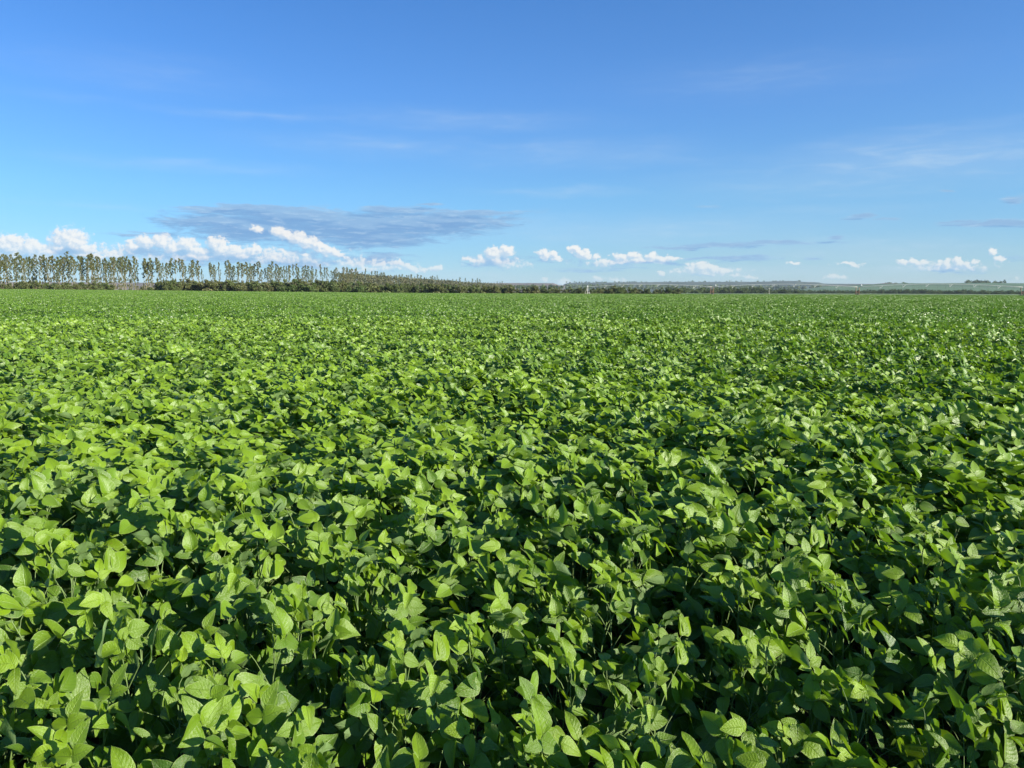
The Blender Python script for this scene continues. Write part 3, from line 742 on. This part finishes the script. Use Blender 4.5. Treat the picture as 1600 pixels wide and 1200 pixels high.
for z in (1.0, 2.3):
    w = 1.45 + (.22-1.45)*(z+.1)/3.8; c = [(w, w), (-w, w), (-w, -w), (w, -w)]
    for k in range(4): fr.tube([(*c[k], z), (*c[(k+1) % 4], z)], .035, 5)
fr.build('pyramid_frame', M_DULL, root)
rp = MB(); rp.tube([(0, 0, -.1), (0, 0, HP)], .10, 8); rp.build('riser_pipe', M_GALV, root)
ico('swivel_joint', (0, 0, HP+.25), .34, M_WHITE, root)
cbx = MB(); cbx.box((.6, -.9, 1.3), (.5, .3, .6)); cbx.build('control_panel', M_DULL, root)
for i in range(4):
    A = tw[i]-piv + Vector((0, 0, HP)); B = tw[i+1]-piv + Vector((0, 0, HP)); L = (B-A).length; dr = (B-A).normalized(); side = Vector((-dr.y, dr.x, 0))
    n = 7; P = [A.lerp(B, k/n) + Vector((0, 0, 1.15*math.sin(math.pi*k/n))) for k in range(n+1)]
    pm = MB(); fine = [A.lerp(B, k/28) + Vector((0, 0, 1.15*math.sin(math.pi*k/28))) for k in range(29)]
    pm.tube(fine, .085, 6); sp_ = pm.build('span_pipe', M_GALV, root, True)
    tm = MB(); bot = [P[k] - Vector((0, 0, 1.0)) for k in range(1, n)]
    for k, b_ in enumerate(bot, 1):
        for s in (-1, 1):
            bb = b_ + side*s*.55; tm.tube([P[k] + dr*1.1, bb], .05, 4); tm.tube([P[k], bb], .020, 4)
        tm.tube([b_ - side*.55, b_ + side*.55], .035, 4)
    for s in (-1, 1):
        tm.tube([A - Vector((0, 0, .1))] + [b_ + side*s*.55 for b_ in bot] + [B - Vector((0, 0, .1))], .010, 4)
    tm.build('truss', M_GALV, sp_)
    dm = MB()
    for k in range(1, 20):
        p = A.lerp(B, k/20) + Vector((0, 0, 1.15*math.sin(math.pi*k/20))); dm.tube([p, p + side*.25, p + side*.25 - Vector((0, 0, 2.0))], .012, 4)
    dm.build('drop_hose', M_RUBBER, sp_)
    # drive tower at B: two splayed legs per side, base beam, two wheels along the direction of travel
    C0 = tw[i+1]-piv; tm = MB()
    for s in (-1, 1):
        for e in (-.55, .55): tm.tube([C0 + side*s*1.9 + dr*e*1.1 + Vector((0, 0, .75)), C0 + dr*e + Vector((0, 0, HP-.05))], .085, 6)
    tm.tube([C0 - side*2.0 + Vector((0, 0, .72)), C0 + side*2.0 + Vector((0, 0, .72))], .10, 6)
    tm.tube([C0 - side*.9 + dr*.55 + Vector((0, 0, 2.3)), C0 + side*.9 + dr*.55 + Vector((0, 0, 2.3))], .04, 5)
    tower = tm.build('drive_tower', M_RUST, root)
    for s in (-1, 1):
        c = C0 + side*s*2.0 + Vector((0, 0, .60)); wm = MB(); ring = []
        for k in range(25):
            an = 2*math.pi*k/24; ring.append(c + side*math.cos(an)*.48 + Vector((0, 0, math.sin(an)*.48)))
        wm.tube(ring, .15, 8, False); wh = wm.build('wheel', M_RUBBER, tower, True)
        hm = MB(); hm.tube([c - dr*.10, c + dr*.10], .30, 12); hm.build('rim', M_GALV, wh)
    bx_ = MB(); bx_.box(C0 + Vector((0, 0, 2.0)) - side*.5, (.55, .4, .8), (dr, side, Vector((0, 0, 1)))); bx_.build('motor_box', M_RUST if i == 0 else M_RUST, tower)
    bl = MB(); bl.tube([C0 + dr*1.3 + Vector((0, 0, HP+.1)), C0 + dr*1.3 + Vector((0, 0, HP+.45))], .05, 6); bl.build('lamp_post', M_GALV, tower)
    ico('beacon', C0 + dr*1.3 + Vector((0, 0, HP+.62)), .30, M_WHITE, tower)
# pale pole with a short crossarm, out beyond the crop
gp = Vector(ground_at(1202, 412)); pr = empty('wooden_pole', gp); tag(pr, 'pale thin pole with a short crossarm standing alone below the irrigation pipe', 'pole')
pm = MB(); pm.tube([(0, 0, -.3), (0, 0, 4.2)], [.12, .08], 8); pm.build('post', simple('weathered_pale_wood', (.50, .47, .42), .8, 0, 2), pr)
pm = MB(); pm.box((0, -.1, 3.6), (.9, .08, .10)); pm.build('crossarm', M_GALV, pr)

# ------------------------------------------------------------------ haze: even air over the whole place
hz = MB(); hz.box((0, 0, 46), (15800, 15800, 96))
hm_, q, out = new_mat('haze_air'); pv = q.n('ShaderNodeVolumePrincipled'); pv.inputs['Color'].default_value = C4(.72, .84, 1.0); pv.inputs['Density'].default_value = 4.2e-5
pv.inputs['Anisotropy'].default_value = 0.0; q.put(out.inputs['Volume'], pv.outputs[0])
HAZE = hz.build('haze', hm_); tag(HAZE, kind='stuff')
print('eucalyptus', nE, 'instances', len(PTS), [int((LOD == k).sum()) for k in range(4)], 'individual plants', int(ind.sum()))
